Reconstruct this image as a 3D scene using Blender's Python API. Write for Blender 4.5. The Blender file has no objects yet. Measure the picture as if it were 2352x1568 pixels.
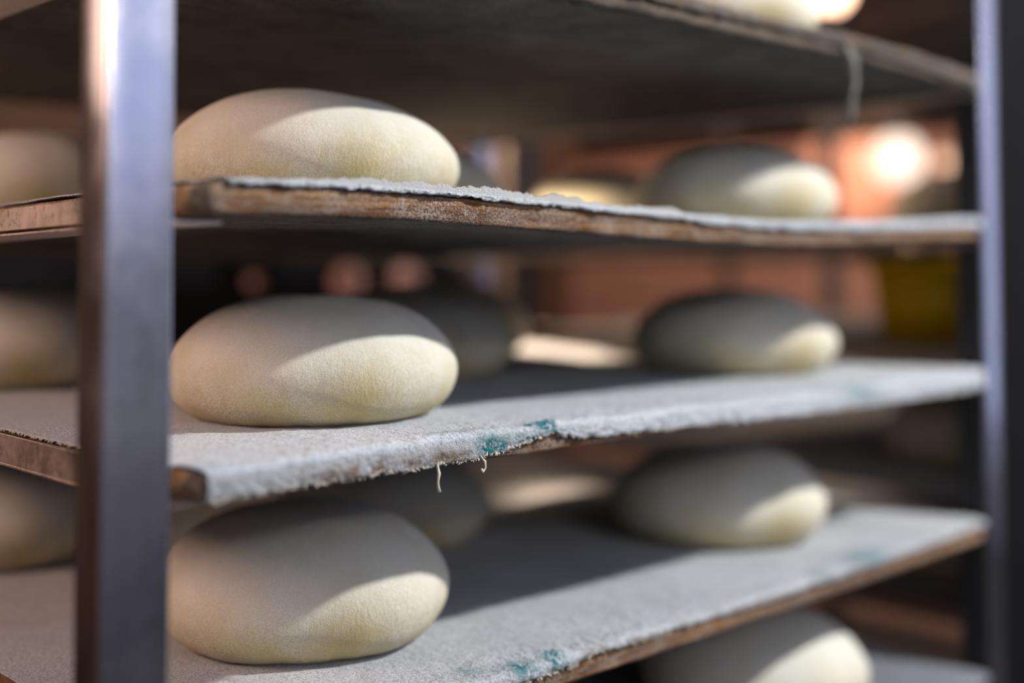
import bpy, bmesh, math, random
import numpy as np
from mathutils import Vector, noise as mnoise

random.seed(7)
S = bpy.context.scene
COL = S.collection
R = math.radians

# ------------------------------------------------------------------ camera, world, lights, exposure
ZC = 1.20                                    # eye height
cd = bpy.data.cameras.new('camera'); cam = bpy.data.objects.new('camera', cd); COL.objects.link(cam)
S.camera = cam
cam.location = (-.2763, -.5693, ZC)
cam.rotation_euler = (R(92.3), 0, R(-44.43))
cd.sensor_width = 36; cd.lens = 36 * 2790 / 2352
cd.shift_y = -286 / 2352
cd.clip_start = .02
cd.dof.use_dof = True
cd.dof.focus_distance = .765
cd.dof.aperture_fstop = 1.42

S.view_settings.view_transform = 'Standard'; S.view_settings.look = 'None'
S.view_settings.gamma = 1; S.view_settings.use_curve_mapping = False
S.view_settings.exposure = 0.0
S.cycles.use_denoising = True
S.cycles.max_bounces = 6
S.cycles.sample_clamp_indirect = 4

W = bpy.data.worlds.new('world'); S.world = W; W.use_nodes = True
wn = W.node_tree.nodes; wl = W.node_tree.links
bg = wn['Background']; bg.inputs['Strength'].default_value = .56
_tc = wn.new('ShaderNodeTexCoord'); _sp = wn.new('ShaderNodeSeparateXYZ'); _rp = wn.new('ShaderNodeValToRGB')
wl.new(_tc.outputs['Generated'], _sp.inputs[0])
_mr = wn.new('ShaderNodeMapRange'); _mr.inputs['From Min'].default_value = -1; _mr.inputs['From Max'].default_value = 1
wl.new(_sp.outputs[2], _mr.inputs['Value']); wl.new(_mr.outputs[0], _rp.inputs['Fac']); wl.new(_rp.outputs['Color'], bg.inputs['Color'])
_e = _rp.color_ramp.elements
while len(_e) < 5: _e.new(.5)
for _el, (_p, _c) in zip(_e, ((.30, (.03, .03, .04)), (.43, (.20, .19, .24)), (.53, (.26, .26, .31)), (.61, (.50, .52, .62)), (.80, (.42, .44, .52)))):
    _el.position = _p; _el.color = (*_c, 1)

def light(name, kind, loc, energy, color, size=None, size_y=None, target=None, angle=None):
    l = bpy.data.lights.new(name, kind); o = bpy.data.objects.new(name, l); COL.objects.link(o)
    o.location = loc; l.energy = energy; l.color = color
    if kind == 'AREA':
        l.shape = 'RECTANGLE'; l.size = size; l.size_y = size_y or size
    if kind == 'POINT' and size: l.shadow_soft_size = size
    if angle: l.angle = angle
    if target is not None:
        o.rotation_euler = (Vector(target) - Vector(loc)).to_track_quat('-Z', 'Y').to_euler()
    return o
# bright work lamp in front of the racks, high and to the right: the hard-edged key light
_k = light('work_lamp', 'AREA', (1.62, -1.44, 2.76), 78, (1.0, .975, .93), .10, target=(.5, .1, 1.1)); _k.data.shape = 'DISK'
# tall window in front: cool daylight
light('window_daylight', 'AREA', (1.9, -3.7, 2.68), 9.0, (.44, .54, 1.0), 2.6, 1.7, target=(0, 0, 1.5))
# smaller, higher pane to its left
light('window_pane', 'AREA', (.2, -2.4, 2.1), 7.2, (1.0, .93, .90), .20, .20, target=(.3, .1, 1.1))
# warm light of the bakehouse from the left
light('oven_glow', 'AREA', (-1.10, 1.85, 2.08), 4.0, (1.0, .66, .50), .8, .8, target=(.1, .3, 1.1))
light('oven_mouth', 'AREA', (-.95, .62, 1.72), 10.5, (1.0, .63, .48), .4, .4, target=(.1, .2, 1.1))
# warm window light from behind
light('rear_daylight', 'AREA', (1.35, 2.6, 1.72), 30, (1.0, .72, .50), .5, .25, target=(.8, .5, 1.1))

# narrow spot added behind to brighten a patch of the mid-height cloth
_b = light('rear_beam', 'SPOT', (1.42, 2.55, 1.72), 1900, (1.0, .74, .52), target=(.80, .52, 1.10)); _b.data.spot_size = R(7.5); _b.data.spot_blend = .5; _b.data.shadow_soft_size = .02
_b = light('side_beam', 'SPOT', (-.90, 1.0, 1.50), 520, (1.0, .74, .46), target=(.80, .41, 1.278)); _b.data.spot_size = R(4); _b.data.spot_blend = .6; _b.data.shadow_soft_size = .02  # added spot, unseen, warming the loaf at the back of the board
_b = light('tile_spot', 'SPOT', (2.2, 1.0, 2.9), 480, (1.0, .66, .48), target=(3.6, 1.62, 1.62)); _b.data.spot_size = R(13); _b.data.spot_blend = .6; _b.data.shadow_soft_size = .04  # unseen spot added to brighten the tiles around the round lamp
# cool panel added out of view for the right post to reflect
light('side_window', 'AREA', (4.3, -1.5, 2.0), 11, (.58, .64, 1.0), 1.2, 2.8, target=(1, 0, 1.3))

# ------------------------------------------------------------------ helpers
def link(name, me, mat=None, parent=None, smooth=True):
    o = bpy.data.objects.new(name, me); COL.objects.link(o)
    if mat is not None: me.materials.append(mat)
    if smooth:
        me.polygons.foreach_set('use_smooth', [True] * len(me.polygons))
    if parent is not None: o.parent = parent
    return o

def tag(o, label, cat, group=None, kind=None):
    o['label'] = label; o['category'] = cat
    if group: o['group'] = group
    if kind: o['kind'] = kind
    return o

def empty(name, loc=(0, 0, 0), rz=0):
    o = bpy.data.objects.new(name, None); COL.objects.link(o)
    o.location = loc; o.rotation_euler = (0, 0, rz); o.empty_display_size = .05
    return o

def box_mesh(name, x0, x1, y0, y1, z0, z1, bevel=0.0, seg=2):
    bm = bmesh.new()
    add_box(bm, x0, x1, y0, y1, z0, z1)
    if bevel: bmesh.ops.bevel(bm, geom=bm.edges[:], offset=bevel, segments=seg, affect='EDGES', profile=.5)
    me = bpy.data.meshes.new(name); bm.to_mesh(me); bm.free()
    return me

def add_box(bm, x0, x1, y0, y1, z0, z1):
    v = [bm.verts.new(p) for p in ((x0,y0,z0),(x1,y0,z0),(x1,y1,z0),(x0,y1,z0),(x0,y0,z1),(x1,y0,z1),(x1,y1,z1),(x0,y1,z1))]
    for f in ((0,3,2,1),(4,5,6,7),(0,1,5,4),(1,2,6,5),(2,3,7,6),(3,0,4,7)):
        bm.faces.new([v[i] for i in f])

def grid_mesh(name, P, closed_u=False):
    """P: (nu, nv, 3) array -> quad mesh"""
    nu, nv = P.shape[:2]
    idx = np.arange(nu * nv).reshape(nu, nv)
    a = idx[:-1, :-1].ravel(); b = idx[1:, :-1].ravel(); c = idx[1:, 1:].ravel(); d = idx[:-1, 1:].ravel()
    F = np.stack([a, b, c, d], 1)
    if closed_u:
        a = idx[-1, :-1]; b = idx[0, :-1]; c = idx[0, 1:]; d = idx[-1, 1:]
        F = np.concatenate([F, np.stack([a, b, c, d], 1)])
    me = bpy.data.meshes.new(name)
    me.from_pydata(P.reshape(-1, 3).tolist(), [], F.tolist())
    return me

_rng = np.random.RandomState(3)
_LAT = _rng.rand(256, 256)
def vn(x, y, seed=0):
    """smooth 2-D value noise, -1..1"""
    x = np.asarray(x, float) + seed * 17.31; y = np.asarray(y, float) + seed * 9.77
    xi = np.floor(x).astype(int); yi = np.floor(y).astype(int)
    fx = x - xi; fy = y - yi
    fx = fx*fx*(3-2*fx); fy = fy*fy*(3-2*fy)
    g = lambda a, b: _LAT[a & 255, b & 255]
    v = (g(xi,yi)*(1-fx)+g(xi+1,yi)*fx)*(1-fy) + (g(xi,yi+1)*(1-fx)+g(xi+1,yi+1)*fx)*fy
    return v*2-1

def tube(bm, pts, r, n=6):
    """tube along points with per-point radius"""
    rings = []
    for i, p in enumerate(pts):
        p = Vector(p)
        q = Vector(pts[min(i+1, len(pts)-1)]) - Vector(pts[max(i-1, 0)])
        q = q.normalized() if q.length > 1e-9 else Vector((0,0,1))
        a = q.orthogonal().normalized(); b = q.cross(a)
        rr = r[i] if hasattr(r, '__len__') else r
        rings.append([bm.verts.new(p + (a*math.cos(2*math.pi*k/n) + b*math.sin(2*math.pi*k/n))*rr) for k in range(n)])
    for u, v in zip(rings[:-1], rings[1:]):
        # match nearest start to limit twist
        k0 = min(range(n), key=lambda k: (u[0].co - v[k].co).length)
        v[:] = v[k0:] + v[:k0]
        for k in range(n):
            bm.faces.new((u[k], u[(k+1) % n], v[(k+1) % n], v[k]))
    bm.faces.new(rings[0][::-1]); bm.faces.new(rings[-1])

def bm_mesh(name, bm):
    bmesh.ops.recalc_face_normals(bm, faces=bm.faces[:])
    me = bpy.data.meshes.new(name); bm.to_mesh(me); bm.free(); return me

# ------------------------------------------------------------------ materials
class NT:
    def __init__(s, name):
        s.m = bpy.data.materials.new(name); s.m.use_nodes = True
        s.n = s.m.node_tree.nodes; s.l = s.m.node_tree.links
        s.b = s.n['Principled BSDF']
        s.tc = s.n.new('ShaderNodeTexCoord')
    def new(s, t, **kw):
        n = s.n.new(t)
        for k, v in kw.items(): setattr(n, k, v)
        return n
    def mapping(s, scale=(1,1,1), coord='Object', loc=(0,0,0)):
        m = s.new('ShaderNodeMapping'); m.inputs['Scale'].default_value = scale; m.inputs['Location'].default_value = loc
        s.l.new(s.tc.outputs[coord], m.inputs['Vector']); return m.outputs[0]
    def noise(s, vec, scale, detail=4, rough=.55, dist=0):
        n = s.new('ShaderNodeTexNoise'); n.inputs['Scale'].default_value = scale
        n.inputs['Detail'].default_value = detail; n.inputs['Roughness'].default_value = rough; n.inputs['Distortion'].default_value = dist
        s.l.new(vec, n.inputs['Vector']); return n.outputs['Fac']
    def vor(s, vec, scale, feature='F1'):
        n = s.new('ShaderNodeTexVoronoi', feature=feature); n.inputs['Scale'].default_value = scale
        s.l.new(vec, n.inputs['Vector']); return n.outputs['Distance']
    def ramp(s, fac, stops, interp='LINEAR'):
        n = s.new('ShaderNodeValToRGB'); n.color_ramp.interpolation = interp
        e = n.color_ramp.elements
        while len(e) < len(stops): e.new(.5)
        for el, (p, c) in zip(e, stops):
            el.position = p; el.color = (c, c, c, 1) if not hasattr(c, '__len__') else (*c, 1)
        s.l.new(fac, n.inputs['Fac']); return n.outputs['Color']
    def mix(s, fac, a, b, mode='MIX'):
        n = s.new('ShaderNodeMix', data_type='RGBA', blend_type=mode)
        for i, v in ((0, fac), (6, a), (7, b)):
            if hasattr(v, 'links') or isinstance(v, bpy.types.NodeSocket): s.l.new(v, n.inputs[i])
            elif i == 0: n.inputs[0].default_value = v
            else: n.inputs[i].default_value = (*v, 1)
        return n.outputs[2]
    def math(s, op, a, b=0.0, clamp=False):
        n = s.new('ShaderNodeMath', operation=op); n.use_clamp = clamp
        for i, v in ((0, a), (1, b)):
            if isinstance(v, bpy.types.NodeSocket): s.l.new(v, n.inputs[i])
            else: n.inputs[i].default_value = v
        return n.outputs[0]
    def bump(s, h, strength, dist, normal=None):
        n = s.new('ShaderNodeBump'); n.inputs['Strength'].default_value = strength; n.inputs['Distance'].default_value = dist
        s.l.new(h, n.inputs['Height'])
        if normal is not None: s.l.new(normal, n.inputs['Normal'])
        s.l.new(n.outputs[0], s.b.inputs['Normal']); return n.outputs[0]
    def set(s, **kw):
        for k, v in kw.items():
            k = k.replace('_', ' ')
            if isinstance(v, bpy.types.NodeSocket): s.l.new(v, s.b.inputs[k])
            else: s.b.inputs[k].default_value = (*v, 1) if hasattr(v, '__len__') and len(v) == 3 and 'Color' in k else v

def mat_dough():
    t = NT('raw_dough')
    v = t.mapping()
    base = t.mix(t.noise(v, 14, 5), (.50, .40, .17), (.58, .49, .27))
    sep = t.new('ShaderNodeSeparateXYZ'); t.l.new(t.tc.outputs['Object'], sep.inputs[0])
    hz = t.math('ADD', sep.outputs[2], t.math('MULTIPLY', t.math('SUBTRACT', t.noise(v, 18, 4, .6), .5), .07))
    base = t.mix(t.ramp(hz, [(.010, 0.), (.060, 1.)]), base, (.73, .72, .63))
    fl = t.ramp(t.noise(v, 850, 3, .75), [(.42, 0.), (.60, .8)])
    patch = t.ramp(t.noise(v, 22, 5, .6), [(.38, .15), (.62, .85)])
    c = t.mix(t.math('MULTIPLY', fl, patch), base, (.86, .85, .80))
    # heavier flour streaks on the crown
    crown = t.ramp(sep.outputs[2], [(.050, 0.), (.075, 1.)])
    st = t.ramp(t.noise(v, 26, 8, .8, 1.2), [(.53, 0.), (.64, 1.)])
    c = t.mix(t.math('MULTIPLY', t.math('MULTIPLY', crown, st), .75), c, (.88, .87, .84))
    dk = t.ramp(t.noise(v, 300, 2, .5), [(.70, 0.), (.78, .5)])
    c = t.mix(dk, c, (.45, .36, .22))
    vs = t.mapping((1, 1, .35)); lowz = t.ramp(sep.outputs[2], [(.012, 1.), (.050, .15)])
    wr = t.math('MULTIPLY', t.noise(t.mapping((1, 1, .5)), 150, 5, .7, 1.5), t.math('MULTIPLY', lowz, 1.6))
    h = t.math('ADD', t.math('MULTIPLY', t.noise(vs, 330, 4, .65, .6), .55), t.math('MULTIPLY', t.noise(v, 1100, 2, .6), .35))
    h = t.math('ADD', h, t.math('MULTIPLY', t.noise(v, 70, 3), .5))
    h = t.math('ADD', h, wr)
    t.bump(h, .75, .0014)
    t.set(Base_Color=c, Roughness=.82, Subsurface_Weight=.12, Subsurface_Scale=.01, Subsurface_Radius=(1, .6, .3), Specular_IOR_Level=.25)
    return t.m

def mat_cloth(name='floured_canvas', k=((.68, .73, .80), (.80, .86, .94))):
    t = NT(name)
    v = t.mapping()
    a = t.new('ShaderNodeAttribute', attribute_name='mark')
    base = t.mix(t.ramp(t.noise(v, 9, 6, .65), [(.35, 0.), (.65, 1.)]), k[0], k[1])
    g = t.ramp(t.noise(v, 520, 4, .8), [(.36, 0.), (.56, 1.)])
    base = t.mix(g, tuple(x * .55 for x in k[0]), base)
    dk = t.ramp(t.noise(v, 95, 6, .8), [(.56, 0.), (.68, .6)])
    base = t.mix(dk, base, (.36, .32, .30))
    brk = t.ramp(t.noise(v, 210, 6, .8), [(.42, 0.), (.50, 1.)])
    sepc = t.new('ShaderNodeSeparateColor'); t.l.new(a.outputs['Color'], sepc.inputs[0])
    c = t.mix(t.math('MULTIPLY', sepc.outputs[2], .85), base, (.46, .47, .50))
    # worn brown canvas where the flour has rubbed off at the hem
    c = t.mix(t.math('MULTIPLY', sepc.outputs[1], t.ramp(t.noise(v, 75, 6, .8), [(.42, 0.), (.56, 1.)])), c, (.22, .16, .11))
    m = t.math('MULTIPLY', sepc.outputs[0], brk)
    c = t.mix(m, c, (.018, .19, .22))
    h = t.math('ADD', t.math('MULTIPLY', t.noise(v, 420, 4, .7), .8), t.math('MULTIPLY', t.noise(v, 1500, 2, .6), .3))
    h = t.math('ADD', h, t.math('MULTIPLY', t.noise(v, 90, 4, .6), .7))
    t.bump(h, .9, .0026)
    t.set(Base_Color=c, Roughness=.95, Specular_IOR_Level=.1)
    return t.m

def mat_flour():
    t = NT('loose_flour')
    v = t.mapping()
    c = t.mix(t.noise(v, 300, 4, .7), (.88, .90, .93), (.95, .96, .97))
    t.bump(t.noise(v, 700, 5, .75), 1.0, .003)
    t.set(Base_Color=c, Roughness=1.0, Specular_IOR_Level=.05)
    return t.m

def mat_wood(name, dark, mid, light_, flour=.5):
    t = NT(name)
    v = t.mapping((3.5, 90, 130)); v0 = t.mapping(); v2 = t.mapping((1.2, 14, 14))
    grain = t.noise(v, 1.0, 8, .68, .5)
    c = t.ramp(grain, [(.30, dark), (.48, mid), (.62, light_), (.75, mid)])
    stain = t.ramp(t.noise(v2, 3.0, 5, .6), [(.35, 0.), (.65, 1.)])
    c = t.mix(t.math('MULTIPLY', stain, .75), c, tuple(x * .35 for x in mid))
    f = t.ramp(t.noise(t.mapping((20, 70, 120)), 3.2, 8, .85), [(.49, 0.), (.54, 1.)])
    f2 = t.ramp(t.noise(v0, 700, 3, .7), [(.42, 0.), (.55, 1.)])
    patch = t.ramp(t.noise(v0, 26, 3), [(.40, 0.), (.66, 1.)])
    fm = t.math('MULTIPLY', t.math('MAXIMUM', t.math('MULTIPLY', f, f2), t.math('MULTIPLY', f2, patch)), flour)
    c = t.mix(fm, c, (.62, .58, .54))
    t.bump(t.math('ADD', grain, t.math('MULTIPLY', f2, .3)), .7, .0015)
    t.set(Base_Color=c, Roughness=.78, Specular_IOR_Level=.25)
    return t.m

def mat_steel(name, base=(.62, .62, .65), rough=.3, dust=.0):
    t = NT(name)
    v = t.mapping((60, 60, 1.5)); v0 = t.mapping()
    sm = t.noise(v0, 16, 6, .7)
    r = t.ramp(sm, [(.35, rough * .75), (.7, rough * 1.45)])
    c = t.mix(t.noise(v, 3, 5), tuple(x * .82 for x in base), base)
    if dust:
        d = t.ramp(t.noise(v0, 260, 5, .8), [(.52, 0.), (.60, 1.)])
        p = t.ramp(t.noise(v0, 26, 3), [(.40, 0.), (.60, 1.)])
        c = t.mix(t.math('MULTIPLY', t.math('MULTIPLY', d, p), dust), c, (.12, .10, .10))
    t.bump(t.math('ADD', t.math('MULTIPLY', t.noise(v, 8, 4), .25), t.math('MULTIPLY', sm, .4)), .18, .0010)
    t.set(Base_Color=c, Metallic=1.0, Roughness=r)
    return t.m

def mat_plain(name, col, rough=.7, metal=0.0, nscale=12, vary=.25, bump=.2, spec=.3):
    t = NT(name); v = t.mapping()
    c = t.mix(t.noise(v, nscale, 5), tuple(x * (1 - vary) for x in col), tuple(min(1, x * (1 + vary)) for x in col))
    t.bump(t.noise(v, nscale * 6, 4), bump, .003)
    t.set(Base_Color=c, Roughness=rough, Metallic=metal, Specular_IOR_Level=spec)
    return t.m

def mat_tiles(name, c1, c2, mortar, w=.22, h=.07):
    t = NT(name)
    n = t.new('ShaderNodeTexBrick'); n.inputs['Color1'].default_value = (*c1, 1); n.inputs['Color2'].default_value = (*c2, 1)
    n.inputs['Mortar'].default_value = (*mortar, 1); n.inputs['Scale'].default_value = 1
    n.inputs['Brick Width'].default_value = w; n.inputs['Row Height'].default_value = h; n.inputs['Mortar Size'].default_value = .006
    t.l.new(t.tc.outputs['UV'], n.inputs['Vector'])
    t.l.new(n.outputs['Color'], t.b.inputs['Base Color'])
    t.bump(n.outputs['Fac'], -.4, .004)
    t.set(Roughness=.75)
    return t.m

M = dict(
    dough=mat_dough(), cloth=mat_cloth(), cloth_grey=mat_cloth('greyish_canvas', ((.60, .64, .70), (.76, .80, .86))), cloth_dim=mat_cloth('dim_canvas', ((.26, .28, .33), (.36, .39, .45))), cloth_worn=mat_cloth('worn_canvas', ((.16, .15, .15), (.28, .27, .27))), flour=mat_flour(),  # cloths of the top and lowest boards have shade put into their colour
    wood=mat_wood('weathered_board', (.035, .018, .009), (.26, .11, .03), (.66, .36, .13), .50),
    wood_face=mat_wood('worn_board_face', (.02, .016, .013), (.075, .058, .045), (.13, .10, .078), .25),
    wood_grey=mat_wood('grey_board', (.03, .02, .014), (.13, .09, .06), (.22, .16, .11), .3),
    steel=mat_steel('brushed_steel', (.66, .66, .73), .20), rail=mat_steel('dusty_steel', (.66, .58, .54), .45, .8),
    far_steel=mat_steel('tarnished_steel', (.16, .14, .13), .5),
    dark_steel=mat_steel('dull_steel', (.30, .30, .32), .45),
    charcoal=mat_plain('charcoal_panel', (.008, .008, .009), .85, spec=.08),
    rubber=mat_plain('black_rubber', (.02, .02, .02), .8),
    yellow=mat_plain('yellow_plastic', (1.0, .62, .006), .35, vary=.1, spec=.5),
    thread=mat_plain('cotton_thread', (.72, .68, .58), .95, nscale=300, vary=.2),
    graphite=mat_plain('graphite', (.035, .035, .037), .6, spec=.2),
    dial=mat_plain('pink_enamel', (.85, .45, .36), .5),
    thread_grey=mat_plain('grey_cotton_thread', (.30, .29, .27), .95, nscale=300, vary=.2),
)

# ------------------------------------------------------------------ rack geometry
SPAN = .981           # inner face of the right posts
PB, PA = .038, .030   # post width along the front, along the side
DEPTH = .80
LEVELS = [1.400, 1.243, 1.092, .934, .775]       # top of each board
THICK = .018

def warp(level, s, t):
    """height of the board's upper face above its nominal level"""
    s = np.asarray(s, float); t = np.asarray(t, float)
    k = 1 - np.clip(t / .8, 0, 1) * .6
    if level == 1:
        xs = np.array([.04, .14, .234, .31, .379, .459, .56, .67, .80, .97])
        hs = np.array([.0010, .0022, .0020, -.0008, -.0040, -.0068, -.0074, -.0068, -.0030, .0040])
        co = np.polyfit(xs, hs, 5); z = np.polyval(co, s)
        return z * k - .014 * t / .8
    if level == 2:
        return k * (.0015 * np.sin(s * 7.0) - .0015) - .0035 * np.clip(s - .45, 0, 1)
    if level == 3:
        return k * (.0025 * np.sin(s * 5.5 + .6) - .001)
    if level == 0:
        return k * np.interp(s, [.04, .39, .55, .73, .85, .97], [0, .0035, .0050, .0080, .0060, 0.])
    return k * 0 * s

def board_mesh(level, x0=.057, x1=.968, y0=0.0, y1=.79, th=THICK, nx=160, seed=0):
    if level == 2: th = .0160
    xs = np.linspace(x0, x1, nx)
    b = .0028
    # closed cross profile (y, z offset) around the slab
    prof = [(y0 + b, 0), (y0 + .0008, -.0009), (y0, -b), (y0 + .0004, -th * .5), (y0, -th + b), (y0 + .0009, -th + .0008), (y0 + b, -th)]
    ys = np.linspace(y0 + .03, y1 - .03, 14)
    bottom = [(y, -th) for y in ys]; top = [(y, 0) for y in ys[::-1]]
    back = [(y1 - b, -th), (y1, -th + b), (y1, -b), (y1 - b, 0)]
    prof = prof + bottom + back + top
    P = np.zeros((nx, len(prof), 3))
    for j, (y, z) in enumerate(prof):
        w = warp(level, xs, np.full(nx, y))
        nz = 0
        P[:, j, 0] = xs
        P[:, j, 1] = y
        P[:, j, 2] = z + w
        if j < 7:
            P[:, j, 1] += .0009 * vn(xs * 55, j * .9, seed) + .0005 * vn(xs * 210, j * 1.7, seed + 3)
            P[:, j, 2] += .0007 * vn(xs * 60, j * 1.3, seed + 5)
        elif z < -1e-6:
            P[:, j, 2] += .0006 * vn(xs * 12, y * 60, seed + 8)
    P = np.concatenate([P, P[:, :1]], 1)
    me = grid_mesh('board', P)
    bm = bmesh.new(); bm.from_mesh(me)
    bmesh.ops.remove_doubles(bm, verts=bm.verts[:], dist=1e-6)
    bmesh.ops.holes_fill(bm, edges=[e for e in bm.edges if e.is_boundary], sides=0)
    bmesh.ops.recalc_face_normals(bm, faces=bm.faces[:])
    bm.to_mesh(me); bm.free()
    return me

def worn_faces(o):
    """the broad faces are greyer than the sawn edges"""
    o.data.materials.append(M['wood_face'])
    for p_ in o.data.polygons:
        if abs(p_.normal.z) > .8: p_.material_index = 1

CLOTH_TOP = .0016
def drape(level, s):
    """how far the cloth hangs below the board's upper face at the front"""
    if level == 2:
        xs = [.04, .10, .16, .235, .252, .27, .295, .318, .325, .345, .38, .46, .55, .75, .97]
        ds = [.0152, .0150, .0146, .0142, .0138, .0120, .0075, .0040, .0060, .0095, .0110, .0130, .0145, .0165, .0185]
        amp, fr = .0011, 130
    elif level == 3:
        xs = [.04, .20, .29, .335, .35, .365, .40, .50, .60, .75, .97]
        ds = [.0085, .0080, .0075, .0060, .0025, .0018, .0040, .0035, .0045, .0040, .0030]
        amp, fr = .0012, 150
    elif level == 1:
        xs = [.04, .45, .52, .70, .97]; ds = [.0015, .0015, .0045, .0060, .0070]; amp, fr = .0008, 110
    elif level == 0:
        xs = [.04, .50, .80, .97]; ds = [.0060, .0080, .0090, .0150]; amp, fr = .0012, 90
    else:
        xs = [.04, .97]; ds = [.006, .006]; amp, fr = .001, 90
    d = np.interp(s, xs, ds)
    return np.maximum(.0008, d + amp * vn(np.asarray(s) * fr, level * 3.3, 2) + amp * .6 * vn(np.asarray(s) * fr * 3.1, 1.1, 5))

def lumps(level, s, t):
    s = np.asarray(s, float); t = np.asarray(t, float)
    edge = np.exp(-np.maximum(t, 0) / .035)
    z = .0006 * vn(s * 22, t * 22, level) + .00035 * vn(s * 75, t * 75, level + 4) + .00050 * vn(s * 210, t * 210, level + 6) * np.exp(-np.maximum(t, 0) / .15)
    z = z + edge * (.0008 * vn(s * 60, t * 40, level + 9) + .0005 * vn(s * 260, t * 260, level + 11) + .00045 * vn(s * 560, t * 560, level + 12))
    if level == 3:   # a wrinkle running back from the torn hem
        d = (s - .330) - (t - .0) * -1.3
        z = z + .0035 * np.exp(-(d / .006) ** 2) * np.exp(-(t / .035) ** 2)
    if level == 2:
        z = z + .0025 * np.exp(-((s - .323 + t * .5) / .006) ** 2) * np.exp(-((t) / .02) ** 2)
    return z

def gauss(s, a, w): return np.exp(-((s - a) / w) ** 2)

def cloth_mesh(level, fine=True, x0=.045, x1=.972):
    ns = 1300 if fine else 260
    s = np.linspace(0, 1, ns)
    nd = 12 if fine else 6
    t_list = [.0006, .0018, .0035]
    st = .0010 if fine else .006
    while t_list[-1] < .785:
        t_list.append(min(.785, t_list[-1] + st)); st *= 1.05 if fine else 1.12
    nv = nd + len(t_list)
    P = np.zeros((ns, nv, 3)); MK = np.zeros((ns, nv)); BR = np.zeros((ns, nv)); GR = np.zeros((ns, nv))
    sx = x0 + (x1 - x0) * s
    d = drape(level, sx)
    for j in range(nv):
        if j < nd:
            a = 1 - j / (nd - .5)                     # 1 at the hem, ~0 at the crest
            y = -.0016 - .0008 * np.sin(a * 3.0) + (.0010 * vn(sx * 70, a * 3, level + 1) + .0008 * vn(sx * 260, a * 9, level + 2)) * (.3 + a)
            y = np.minimum(y, -.0010)
            z = CLOTH_TOP - .0012 - a * d
            x = sx.copy()
            lead = 0.012 * np.exp(-((sx - x0) / .02))
            x = sx + lead
            P[:, j] = np.stack([x, y, z + warp(level, x, 0 * x)], 1)
            tt = -a * d
        else:
            t = t_list[j - nd]
            lead = .012 * np.exp(-((sx - x0) / .02)) * np.exp(-t / .05)
            x = sx + lead + .0012 * vn(t * 80, 0 * sx, level) * np.exp(-((sx - x0) / .01))
            roll = -.0012 * np.exp(-t / .0012)
            z = CLOTH_TOP + roll + lumps(level, x, np.full(ns, t)) + warp(level, x, np.full(ns, t))
            P[:, j] = np.stack([x, np.full(ns, t), z], 1)
            tt = np.full(ns, t)
        x = P[:, j, 0]
        hem = -d
        if level == 2:
            mk = gauss(x, .262, .012) * gauss(tt, -.009, .006) * 2.0
            mk = mk + gauss(x + tt * .9, .290, .010) * gauss(tt, -.006, .0028) * 1.6
            mk = mk + gauss(x + tt * 1.0, .312, .010) * gauss(tt, .003, .006) * 1.7
            mk = mk + gauss(x + tt * 1.2, .250, .020) * gauss(tt, .010, .008) * .5
            mk = mk + gauss(x + tt * 2.0, .715, .030) * gauss(tt, -.002, .012) * .55
            br = np.clip((.010 - (tt - hem)) / .006, 0, 1) * np.clip((x - .10) / .05, 0, 1) * np.clip((.262 - x) / .03, 0, 1) + .35 * np.clip((.0035 - (tt - hem)) / .003, 0, 1)
        elif level == 3:
            mk = gauss(x, .292, .012) * gauss(tt, .004, .009) + gauss(x, .322, .008) * gauss(tt, .002, .008) * 1.2
            mk = mk + gauss(x, .262, .010) * gauss(tt, .020, .010) * .5 + gauss(x, .745, .030) * gauss(tt, .010, .015) * .9 + gauss(x, .66, .012) * gauss(tt, .004, .01) * .5
            br = .7 * np.clip((.0045 - (tt - hem)) / .003, 0, 1)
        elif level == 0:
            mk = 0 * x; br = np.full(ns, .9) * np.clip((.02 - tt) / .02, 0, 1)
        else:
            mk = 0 * x; br = 0 * x
        if level == 2:
            GR[:, j] = np.clip((-.0005 - tt) / .004, 0, 1) * np.clip((.36 - x) / .14, 0, 1)
        MK[:, j] = np.clip(mk, 0, 1); BR[:, j] = np.clip(br, 0, 1)
    me = grid_mesh('cloth', P)
    at = me.color_attributes.new('mark', 'FLOAT_COLOR', 'POINT')
    C = np.zeros((ns * nv, 4)); C[:, 0] = MK.ravel(); C[:, 1] = BR.ravel(); C[:, 2] = GR.ravel(); C[:, 3] = 1
    at.data.foreach_set('color', C.ravel())
    return me

def thread_mesh(pts, r=.0005):
    bm = bmesh.new(); tube(bm, pts, [r * (1 + .25 * math.sin(i * 2.1)) for i in range(len(pts))], 6)
    return bm_mesh('thread', bm)

def fringe_mesh(level, n, a0, a1, lmin, lmax, seed):
    rr = random.Random(seed); bm = bmesh.new()
    for i in range(n):
        s = rr.uniform(a0, a1); d = float(drape(level, s)); w = float(warp(level, s, 0))
        z = w - d + CLOTH_TOP - .0010 + rr.uniform(-.0002, .0012)
        y = -.0022 + rr.uniform(-.0006, .0004)
        L = rr.uniform(lmin, lmax); a = rr.uniform(-1.2, 1.2); c = rr.uniform(-1, 1)
        pts = []
        for k in range(5):
            q = k / 4
            pts.append((s + L * q * math.sin(a) + c * L * .35 * math.sin(q * 3), y - L * .35 * math.sin(q * 2.2) * rr.uniform(.6, 1), z - L * q * math.cos(a) * .8))
        tube(bm, pts, rr.uniform(.00022, .00042), 4)
    return bm_mesh('fringe', bm)

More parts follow.
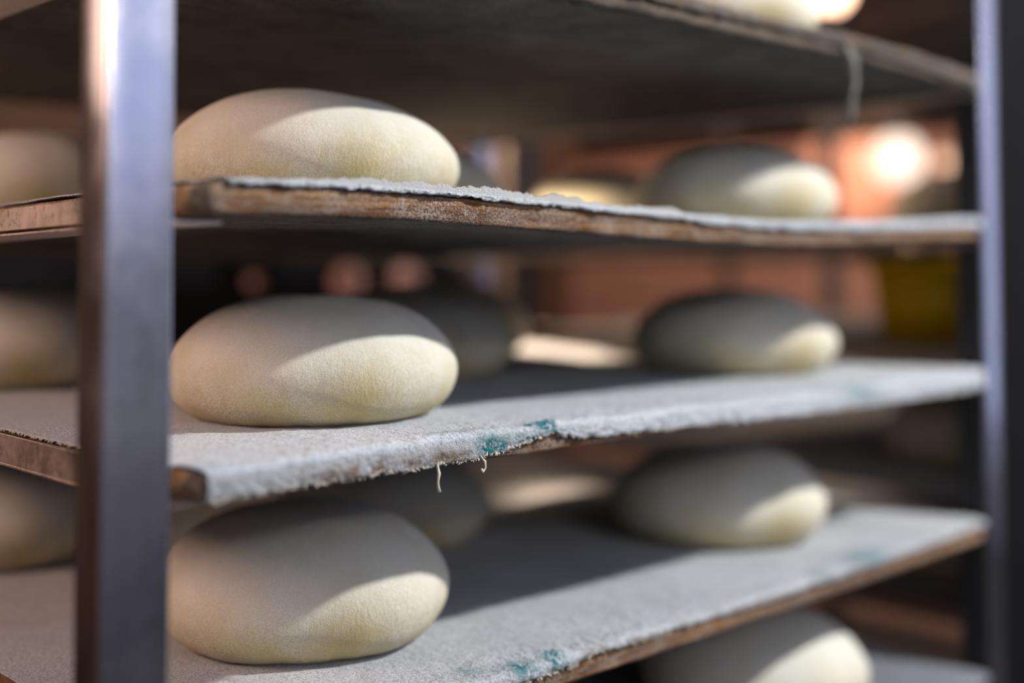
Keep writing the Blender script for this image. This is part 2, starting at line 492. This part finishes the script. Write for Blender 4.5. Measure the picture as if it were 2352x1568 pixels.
def rack(name, loc, rz=0, label='', levels=range(5), steel='steel'):
    RT = {1: (-.0030, -.0172), 2: (.0014, -.0165)}
    root = empty(name, loc, rz)
    tag(root, label, 'bakery rack', 'steel bakery racks')
    top, bot = 1.78, .13
    z0 = -loc[2]
    pm = box_mesh('post', -PB/2, PB/2, -PA/2, PA/2, bot, top, .0022, 3)
    yb = DEPTH
    for (x, y) in ((PB/2, PA/2), (SPAN + PB/2, PA/2), (PB/2, yb + PA/2), (SPAN + PB/2, yb + PA/2)):
        p = link('post', pm if not pm.users else pm.copy(), None, root); p.location = (x, y, 0)
        if not p.data.materials: p.data.materials.append(M[steel])
        bm = bmesh.new()
        # castor fork and plate
        add_box(bm, -.018, .018, -.014, .014, .10, .13); add_box(bm, -.016, -.012, -.01, .01, .04, .11); add_box(bm, .012, .016, -.01, .01, .04, .11)
        c = link('castor', bm_mesh('castor', bm), M['dark_steel'], p, False)
        bm = bmesh.new(); bmesh.ops.create_cone(bm, cap_ends=True, segments=28, radius1=.05, radius2=.05, depth=.022)
        for v_ in bm.verts: v_.co = Vector((v_.co.z, v_.co.x, v_.co.y + .05))
        link('wheel', bm_mesh('wheel', bm), M['rubber'], p, False)
    # cross bars top and bottom
    for z in (top - .03, bot + .03):
        for (a, b, c, d) in ((PB, SPAN, .004, PA-.004), (PB, SPAN, yb + .004, yb + PA - .004)):
            if z > 1.5 or c > .1 or z < .3:
                link('cross_bar', box_mesh('cross_bar', a, b, c, d, z - .012, z + .012, .002), M[steel], root)
        for x in (.006, SPAN + .006):
            link('side_bar', box_mesh('side_bar', x, x + .026, PA, yb, z - .012, z + .012, .002), M[steel], root)
    for li in levels:
        zt = LEVELS[li]
        zb = zt - (.0160 if li == 2 else THICK)
        ft, fb = RT.get(li, (-.003, -.0185)); ft += zt; fb += zt
        for side in (0, 1):
            bm = bmesh.new()
            if side == 0 and 1.1 < loc[0] < 1.2 and li == 3:
                add_box(bm, .0362, .072, .010, yb + .02, zb - .0026, zb - .0008)
            elif side == 0:
                xo, xi = .0362, .072; add_box(bm, xo, xo + .0018, .004, yb + .02, fb, ft); add_box(bm, xo, xi, .010, yb + .02, zb - .0026, zb - .0008)
            else:
                xo, xi = SPAN + .0018, .950; add_box(bm, xo - .0018, xo, .004, yb + .02, fb, ft); add_box(bm, xi, xo, .010, yb + .02, zb - .0026, zb - .0008)
            if li == 1:
                for v_ in bm.verts: v_.co.z -= .014 * max(0, v_.co.y) / .8
            bmesh.ops.bevel(bm, geom=bm.edges[:], offset=.0004, segments=1, affect='EDGES')
            link('support_rail', bm_mesh('support_rail', bm), M['rail'], root, False)
    return root

main = rack('rack_trolley', (0, 0, 0), 0, 'steel rack nearest the viewer, its blue-lit post at the left of the picture')

g = link('guide_strip', box_mesh('guide_strip', SPAN - .0012, SPAN - .0002, .001, PA - .001, .14, 1.77, .0004), M['graphite'], main); g['label'] = 'dark strip on the inner side of the right post'  # thin plate that paints shade onto the post's inner face

BOARD_L = ['grey wooden board at the top, seen from below, with frayed cloth on its edge',
           'sagging wooden board with bare orange-brown front edge under loose flour',
           'wooden board almost hidden under the white cloth with a ragged hem, at mid height',
           'wooden board whose brown front edge slants up to the right at lower picture',
           'lowest wooden board, only its right end showing in the bottom right corner']
CLOTH_L = ['dusty cloth on the top board with one long grey thread hanging',
           'thin pale cloth on the sagging board with the flour ridge',
           'white floured cloth at mid height, ragged hem over the edge, teal marks, dangling thread',
           'floured cloth on the lower board, torn hem ending at the edge, teal spots at bottom',
           'pale cloth on the lowest board at the bottom right']
for i, z in enumerate(LEVELS):
    b = link('wooden_board', board_mesh(i, seed=i), M['wood_grey'] if i == 0 else M['wood'])
    worn_faces(b)
    b.location = (0, 0, z); tag(b, BOARD_L[i], 'board', 'proofing boards on the near rack')
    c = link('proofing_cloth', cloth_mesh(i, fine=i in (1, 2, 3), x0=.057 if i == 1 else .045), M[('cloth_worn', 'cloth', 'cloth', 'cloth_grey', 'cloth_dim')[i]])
    c.location = (0, 0, z + .0004); tag(c, CLOTH_L[i], 'cloth', 'floured cloths on the near rack')
    so = c.modifiers.new('thickness', 'SOLIDIFY'); so.thickness = .0009; so.offset = -1 if False else 1
    cl = c
    if i == 2:
        f = link('fringe', fringe_mesh(2, 480, .06, .34, .0008, .0028, 4), M['thread'], cl); f['kind'] = 'stuff'
        f = link('fringe', fringe_mesh(2, 420, .34, .95, .0008, .0026, 5), M['thread'], cl); f['kind'] = 'stuff'
        link('hanging_thread', thread_mesh([(.2145, -.003, -.014), (.2150, -.0045, -.019), (.2146, -.004, -.024), (.2152, -.0035, -.0275), (.2158, -.004, -.0305)], .0010), M['thread'], cl)
        link('hanging_thread', thread_mesh([(.2500, -.003, -.012), (.2530, -.005, -.016), (.2535, -.005, -.020), (.2512, -.005, -.0225), (.2500, -.005, -.0205)], .0008), M['thread'], cl)
    if i == 2:
        rr = random.Random(12); bm = bmesh.new()
        for q in range(260):
            t_ = rr.uniform(.06, .50); z_ = float(warp(2, .046, t_)) + CLOTH_TOP; L = rr.uniform(.001, .003); a = rr.uniform(-.9, .9)
            tube(bm, [(.0465, t_, z_), (.0465 - L * .6, t_ + L * a * .5, z_ + L * .2), (.0465 - L, t_ + L * a, z_ - L * .3)], .0003, 4)
        f = link('fringe', bm_mesh('fringe', bm), M['thread'], cl); f['kind'] = 'stuff'
    if i == 3:
        f = link('fringe', fringe_mesh(3, 520, .06, .60, .0010, .0034, 6), M['thread'], cl); f['kind'] = 'stuff'
    if i == 1:
        f = link('fringe', fringe_mesh(1, 200, .30, .95, .0010, .0025, 8), M['thread'], cl); f['kind'] = 'stuff'
    if i == 0:
        link('hanging_thread', thread_mesh([(.703, -.003, -.002), (.706, -.005, -.02), (.712, -.006, -.034), (.707, -.005, -.048), (.706, -.004, -.062), (.7068, -.004, -.075)], .0026), M['thread_grey'], cl)
        link('hanging_thread', thread_mesh([(.708, -.004, -.002), (.712, -.006, -.016), (.711, -.006, -.036), (.708, -.005, -.046)], .0016), M['thread_grey'], cl)
        # rolled fold of cloth at the right corner
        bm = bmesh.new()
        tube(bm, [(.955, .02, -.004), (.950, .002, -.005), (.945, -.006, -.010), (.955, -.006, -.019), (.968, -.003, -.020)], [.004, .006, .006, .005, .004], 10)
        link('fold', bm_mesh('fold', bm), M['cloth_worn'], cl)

# flour ridge along the front of the sagging board
def flour_ridge(level, a0, a1, n, hmax, seed, width=.014):
    s = np.linspace(a0, a1, n); m = 30; P = np.zeros((n, m, 3))
    env = np.clip((s - a0) / .07, 0, 1) * np.clip((a1 - s) / .03, 0, 1)
    env = env ** .6
    hh = hmax * env * (.62 + .26 * vn(s * 34, 0 * s, seed) + .16 * vn(s * 150, 0 * s, seed + 1) + .14 * vn(s * 520, 0 * s, seed + 2))
    hh = np.maximum(hh, .0002)
    for j in range(m):
        q = j / (m - 1)
        y = -.0016 + width * q * (1 + .3 * vn(s * 40, 0 * s, seed + 4))
        pr = np.sin(np.clip(q * 1.0, 0, 1) ** .30 * math.pi) if 0 < q < 1 else 0
        z = CLOTH_TOP - .0006 + hh * pr + .00045 * vn(s * 700, y * 700, seed + 3) * (pr > 0) + warp(level, s, y)
        P[:, j] = np.stack([s, y, z], 1)
    return grid_mesh('flour', P)
fl = link('flour_ridge', flour_ridge(1, .10, .475, 1500, .0066, 3), M['flour'])
fl.location = (0, 0, LEVELS[1] + .0004)
tag(fl, 'ridge of loose white flour along the front edge of the sagging board', 'flour', kind='stuff')

# ------------------------------------------------------------------ doughs
PROF = [(.0, .0), (.45, 0), (.73, .004), (.795, .018), (.87, .065), (.945, .155), (.988, .265), (1.0, .36), (.988, .46), (.945, .565), (.87, .68), (.765, .785), (.635, .87), (.48, .935), (.32, .975), (.16, .994), (.0, 1.0)]
def dough_mesh(r, h, seed, lean=(0, 0), sq=1.0, rot=0.0):
    nA = 128
    pr = np.array(PROF)
    # resample the profile with a smooth curve
    tt = np.linspace(0, len(pr) - 1, 90)
    def cr(a):
        out = []
        for q in tt:
            i = int(min(q, len(a) - 2)); f = q - i
            p0, p1, p2, p3 = a[max(i-1, 0)], a[i], a[i+1], a[min(i+2, len(a)-1)]
            out.append(.5*((2*p1)+(-p0+p2)*f+(2*p0-5*p1+4*p2-p3)*f*f+(-p0+3*p1-3*p2+p3)*f**3))
        return np.array(out)
    rr = np.maximum(cr(pr[:, 0]), 0); zz = np.maximum(cr(pr[:, 1]), 0)
    ang = np.linspace(0, 2*np.pi, nA, endpoint=False)
    P = np.zeros((nA, len(rr), 3))
    for j in range(len(rr)):
        ca, sa = np.cos(ang), np.sin(ang)
        base = rr[j] * r
        wob = 1 + .022 * vn(ca * 1.3 + 5, sa * 1.3 + 5, seed) + .012 * vn(ca * 3 + 5, sa * 3 + 5, seed + 2)
        low = np.exp(-(zz[j] / .10) ** 2)
        wob = wob + low * .018 * vn(ca * 9 + 9, sa * 9 + 9, seed + 4) + low * .010 * vn(ca * 26 + 9, sa * 26 + 9, seed + 5)
        x = base * ca * wob; y = base * sa * wob * sq
        x2 = x * math.cos(rot) - y * math.sin(rot); y2 = x * math.sin(rot) + y * math.cos(rot)
        z = zz[j] * h
        z = z * (1 + (.035 * vn(x2 / r * 1.1 + 3, y2 / r * 1.1 + 3, seed + 7) + .012 * vn(x2 / r * 3.5 + 3, y2 / r * 3.5 + 3, seed + 8)))
        P[:, j, 0] = x2 + lean[0] * zz[j] ** 1.5; P[:, j, 1] = y2 + lean[1] * zz[j] ** 1.5; P[:, j, 2] = z
    me = grid_mesh('dough', P, closed_u=True)
    bm = bmesh.new(); bm.from_mesh(me); bmesh.ops.remove_doubles(bm, verts=bm.verts[:], dist=1e-5)
    bmesh.ops.recalc_face_normals(bm, faces=bm.faces[:]); bm.to_mesh(me); bm.free()
    return me

def dough(level, s, t, r=.105, h=.086, seed=0, lean=(0, 0), label='', group='dough loaves on the near rack', origin=(0, 0), sq=1.0, rot=0.0):
    o = link('dough_loaf', dough_mesh(r, h, seed, lean, sq, rot), M['dough'])
    o.location = (origin[0] + s, origin[1] + t, LEVELS[level] + float(warp(level, s, t)) + CLOTH_TOP + .0006)
    tag(o, label, 'dough', group)
    return o

# (lean along camera-left = (-.71,.70))
dough(1, .238, .160, .1045, .0800, 1, (-.004, .004), 'large dough loaf on the sagging board, just right of the near steel post')
dough(2, .236, .158, .1045, .0855, 2, (.003, -.003), 'large dough loaf in the middle of the picture height, white flour streaks on its crown')
dough(3, .240, .172,   .1060, .0905, 3, (-.002, .002), 'large dough loaf at the lower left, crossed by a triangular shadow')
dough(1, .790, .185, .1060, .0850, 4, (.0, .0), 'blurred dough loaf at the right end of the sagging board')
dough(2, .786, .182, .1060, .0840, 5, (-.003, .003), 'blurred dough loaf at the right on the cloth with the ragged hem')
dough(3, .735, .166, .1060, .0860, 6, (.002, -.002), 'blurred dough loaf at the right on the lower board')
dough(4, .735, .125, .1070, .0900, 7, (.0, .0), 'dough loaf at the bottom right on the lowest board')
dough(0, .715, .160, .1060, .0860, 8, (.0, .0), 'dough loaf on the top board, its edge showing at the top of the picture')
dough(1, .490, .370, .1040, .0860, 9, label='dim dough loaf behind the sharp one on the sagging board, at its right')
dough(2, .490, .360, .1040, .0860, 10, label='dim dough loaf just right of and behind the one with flour streaks')
dough(3, .470, .370, .1040, .0860, 11, label='dim dough loaf behind the lower left one, under the ragged cloth')
dough(1, .868, .430, .1000, .0820, 12, label='warm-lit dough loaf at the back of the sagging board, left of the blurred one')
dough(2, .715, .560, .1040, .0900, 13, label='darkest dough loaf at the back of the mid-height cloth')
dough(1, .190, .540, .1040, .0850, 14, label='dough loaf left of the near post on the sagging board')
dough(2, .180, .530, .1040, .0850, 15, label='dough loaf left of the near post at mid height')
dough(3, .185, .560, .1040, .0880, 16, label='dough loaf left of the near post on the lower board')

# ------------------------------------------------------------------ neighbouring rack to the right and rack behind
def far_rack(origin, doughs, name_label, tagword, lv):
    r = rack('rack_trolley', (origin[0], origin[1], 0), 0, name_label, lv, 'far_steel')
    words = ['top', 'second', 'middle', 'fourth', 'lowest']
    for i in lv:
        b = link('wooden_board', board_mesh(i, nx=40, seed=20 + i), M['wood']); worn_faces(b); b.location = (origin[0], origin[1], LEVELS[i])
        tag(b, f'{words[i]} wooden board of the {tagword}', 'board', f'boards of the {tagword}')
        c = link('proofing_cloth', cloth_mesh(i, False), M['cloth']); c.location = (origin[0], origin[1], LEVELS[i] + .0004)
        so = c.modifiers.new('thickness', 'SOLIDIFY'); so.thickness = .0009; so.offset = 1
        if i == 3 and origin[0] < 1.5: link('side_hem', box_mesh('side_hem', .0435, .0455, .004, .77, -.024, .0014, .0006), M['cloth'], c)
        tag(c, f'pale cloth on the {words[i]} board of the {tagword}', 'cloth', f'cloths of the {tagword}')
    for k, (i, s, t, pos) in enumerate(doughs):
        dough(i, s, t, .104, .086, 30 + k, label=f'{pos} on the {words[i]} board of the {tagword}', group=f'dough loaves of the {tagword}', origin=origin)
    return r

far_rack((1.155, .070), [(1, .185, .115, 'dark dough loaf'), (3, .150, .110, 'greenish dough loaf'), (4, .20, .14, 'brown dough loaf'),
                         (3, .55, .30, 'second dough loaf')],
         'steel rack beyond the right post of the near rack', 'rack beyond the right post', range(1, 5))
far_rack((1.95, 1.72), [(3, .26, .16, 'left dough loaf'), (3, .76, .18, 'right dough loaf'), (1, .30, .45, 'dough loaf')],
         'dim steel rack standing behind the near rack', 'rack behind the near rack', (1, 3))

# yellow tub on the rack at the right
def tub():
    root = empty('plastic_tub', (1.365, .215, LEVELS[2] + .004), R(5))
    tag(root, 'yellow plastic tub on the rack beyond the right post', 'tub')
    bm = bmesh.new()
    w, d, h, th = .105, .085, .108, .003
    def ring(z, k): return [bm.verts.new((x * k, y * k, z)) for x, y in ((-w, -d), (w, -d), (w, d), (-w, d))]
    rs = [ring(0, .88), ring(h, 1.0), ring(h, .965), ring(th, .85)]
    for a, b in zip(rs[:-1], rs[1:]):
        for k in range(4): bm.faces.new((a[k], a[(k+1) % 4], b[(k+1) % 4], b[k]))
    bm.faces.new(rs[0][::-1]); bm.faces.new(rs[-1])
    bmesh.ops.bevel(bm, geom=[e for e in bm.edges if abs(e.verts[0].co.z - e.verts[1].co.z) > .05], offset=.018, segments=4, affect='EDGES')
    link('tub_body', bm_mesh('tub_body', bm), M['yellow'], root)
    bm = bmesh.new()
    pts = [(-w*1.02, -d*1.02), (w*1.02, -d*1.02), (w*1.02, d*1.02), (-w*1.02, d*1.02)]
    tube(bm, [(x, y, h) for x, y in pts + pts[:1]], .0045, 8)
    link('rim', bm_mesh('rim', bm), M['yellow'], root)
tub()

# dark appliance added to blacken the gap behind the near rack
def appliance():
    root = empty('deck_oven', (.10, 1.30, 0)); tag(root, 'black oven front behind the near rack with round pinkish dials', 'oven')
    link('oven_body', box_mesh('oven_body', 0, 1.32, 0, .45, .05, 1.225, .006), M['charcoal'], root)
    for px, py, r in ((590, 648, .012), (805, 648, .034), (940, 650, .036)):
        u = (px - 1176) / 2790; Z = (1.30 - .015 + .5693) / (.714 - .70 * u)
        x = Z * (.714 * u + .70) - .2763 - .10; z = ZC - (py - 610) / 2790 * Z
        bm = bmesh.new(); bmesh.ops.create_cone(bm, cap_ends=True, segments=28, radius1=r, radius2=r * .92, depth=.016)
        for v_ in bm.verts: v_.co = Vector((x + v_.co.x, -.008 - v_.co.z, z + v_.co.y))
        bmesh.ops.recalc_face_normals(bm, faces=bm.faces[:])
        d = link('dial', bm_mesh('dial', bm), M['dial'], root, False)
        bm = bmesh.new(); add_box(bm, x - .002, x + .002, -.021, -.015, z - r * .7, z + r * .7); link('pointer', bm_mesh('pointer', bm), M['rubber'], d, False)
    link('door_handle', box_mesh('door_handle', .30, 1.10, -.035, -.015, .93, .955, .006), M['far_steel'], root)
    for x in (.34, 1.05): link('handle_bracket', box_mesh('handle_bracket', x, x + .02, -.018, .002, .93, .955, .002), M['far_steel'], root)
appliance()

# ------------------------------------------------------------------ room
def quad(name, pts, mat, uv=1.0, kind='structure'):
    me = bpy.data.meshes.new(name); me.from_pydata(pts, [], [(0, 1, 2, 3)])
    u = me.uv_layers.new(name='UVMap')
    a, b, d = Vector(pts[0]), Vector(pts[1]), Vector(pts[3])
    lu, lv = (b - a).length, (d - a).length
    for l, q in zip(u.data, ((0, 0), (lu, 0), (lu, lv), (0, lv))): l.uv = q
    o = link(name, me, mat, smooth=False); o['kind'] = kind
    return o
m_wall = mat_plain('dark_plaster', (.16, .085, .055), .9, nscale=3, vary=.3)
m_dark = mat_plain('brown_plaster', (.025, .018, .014), .9, nscale=3, vary=.3)
m_salmon = mat_tiles('salmon_tiles', (.74, .40, .29), (.66, .34, .24), (.5, .28, .2))
m_floor = mat_tiles('floor_tiles', (.035, .03, .028), (.03, .026, .022), (.03, .03, .03), .3, .3)
quad('floor', [(-3, -4, 0), (5, -4, 0), (5, 3, 0), (-3, 3, 0)], m_floor)
quad('ceiling', [(-3, -.5, 3.2), (-3, 3, 3.2), (5, 3, 3.2), (5, -.5, 3.2)], m_wall)
quad('wall_back', [(5, 3, 0), (-3, 3, 0), (-3, 3, 3.2), (5, 3, 3.2)], m_wall)
quad('wall_left', [(-2, 3, 0), (-2, -.2, 0), (-2, -.2, 3.2), (-2, 3, 3.2)], m_wall)
quad('wall_right', [(3.6, -.2, 0), (3.6, 3, 0), (3.6, 3, 3.2), (3.6, -.2, 3.2)], m_dark)
o = quad('trim_1', [(3.59, -.2, 0), (3.59, 3, 0), (3.59, 3, 1.64), (3.59, -.2, 1.64)], m_salmon)

# charcoal side of the proofing cabinet next to the near rack
root = empty('proofing_cabinet', (1.045, .030, 0)); tag(root, 'charcoal cabinet side filling the right edge of the picture', 'cabinet')
link('side_panel', box_mesh('side_panel', 0, .60, 0, .030, .08, 1.90, .003), M['charcoal'], root)
link('plinth', box_mesh('plinth', .01, .59, .004, .026, 0, .08, .001), M['rubber'], root)

# hanging warm lamps
def lamp(loc, r, power, label, strength, col=(1, .60, .38)):
    root = empty('pendant_lamp', loc); tag(root, label, 'lamp', 'warm globe lamps')
    bm = bmesh.new(); bmesh.ops.create_uvsphere(bm, u_segments=24, v_segments=16, radius=r)
    t = NT('lamp_glow'); t.set(Base_Color=(1, .8, .6), Emission_Color=col, Emission_Strength=strength)
    link('globe', bm_mesh('globe', bm), t.m, root)
    bm = bmesh.new(); bmesh.ops.create_cone(bm, cap_ends=True, segments=20, radius1=r * .5, radius2=r * .35, depth=r * .7)
    for v_ in bm.verts: v_.co.z += r * 1.2
    link('cap', bm_mesh('cap', bm), M['dark_steel'], root)
    bm = bmesh.new(); tube(bm, [(0, 0, r * 1.4), (0, 0, 3.2 - loc[2])], .004, 8)
    link('cord', bm_mesh('cord', bm), M['rubber'], root)

def at(px, py, Z):
    """point seen at that pixel of the photograph at depth Z (used for distant lamps)"""
    f = 2790; p = R(2.3)
    x = (px - 1176) / f; y = -(py - 498) / f
    fw, up = math.cos(p) - y * math.sin(p), math.sin(p) + y * math.cos(p)
    k = Z / fw; X = x * k; Y = Z
    c, s_ = math.cos(R(44.43)), math.sin(R(44.43))
    return (-.2763 + X * c + Y * s_, -.5693 - X * s_ + Y * c, ZC + up * k)
lamp(at(2062, 365, 3.90), .078, 0, 'bright round lamp glowing behind the racks at the right', 1.5, (1, .84, .72))
lamp(at(2172, 372, 3.9), .030, 0, 'small pinkish lamp beside the bright round one', .9)
lamp(at(1500, -230, 4.5), .06, 0, 'warm lamp above the picture, lighting the salmon tiles', 230)  # out of view, added only to light the tiled wall
lamp(at(1905, -22, 2.9), .050, 0, 'warm lamp cut off by the top edge of the picture', 6)
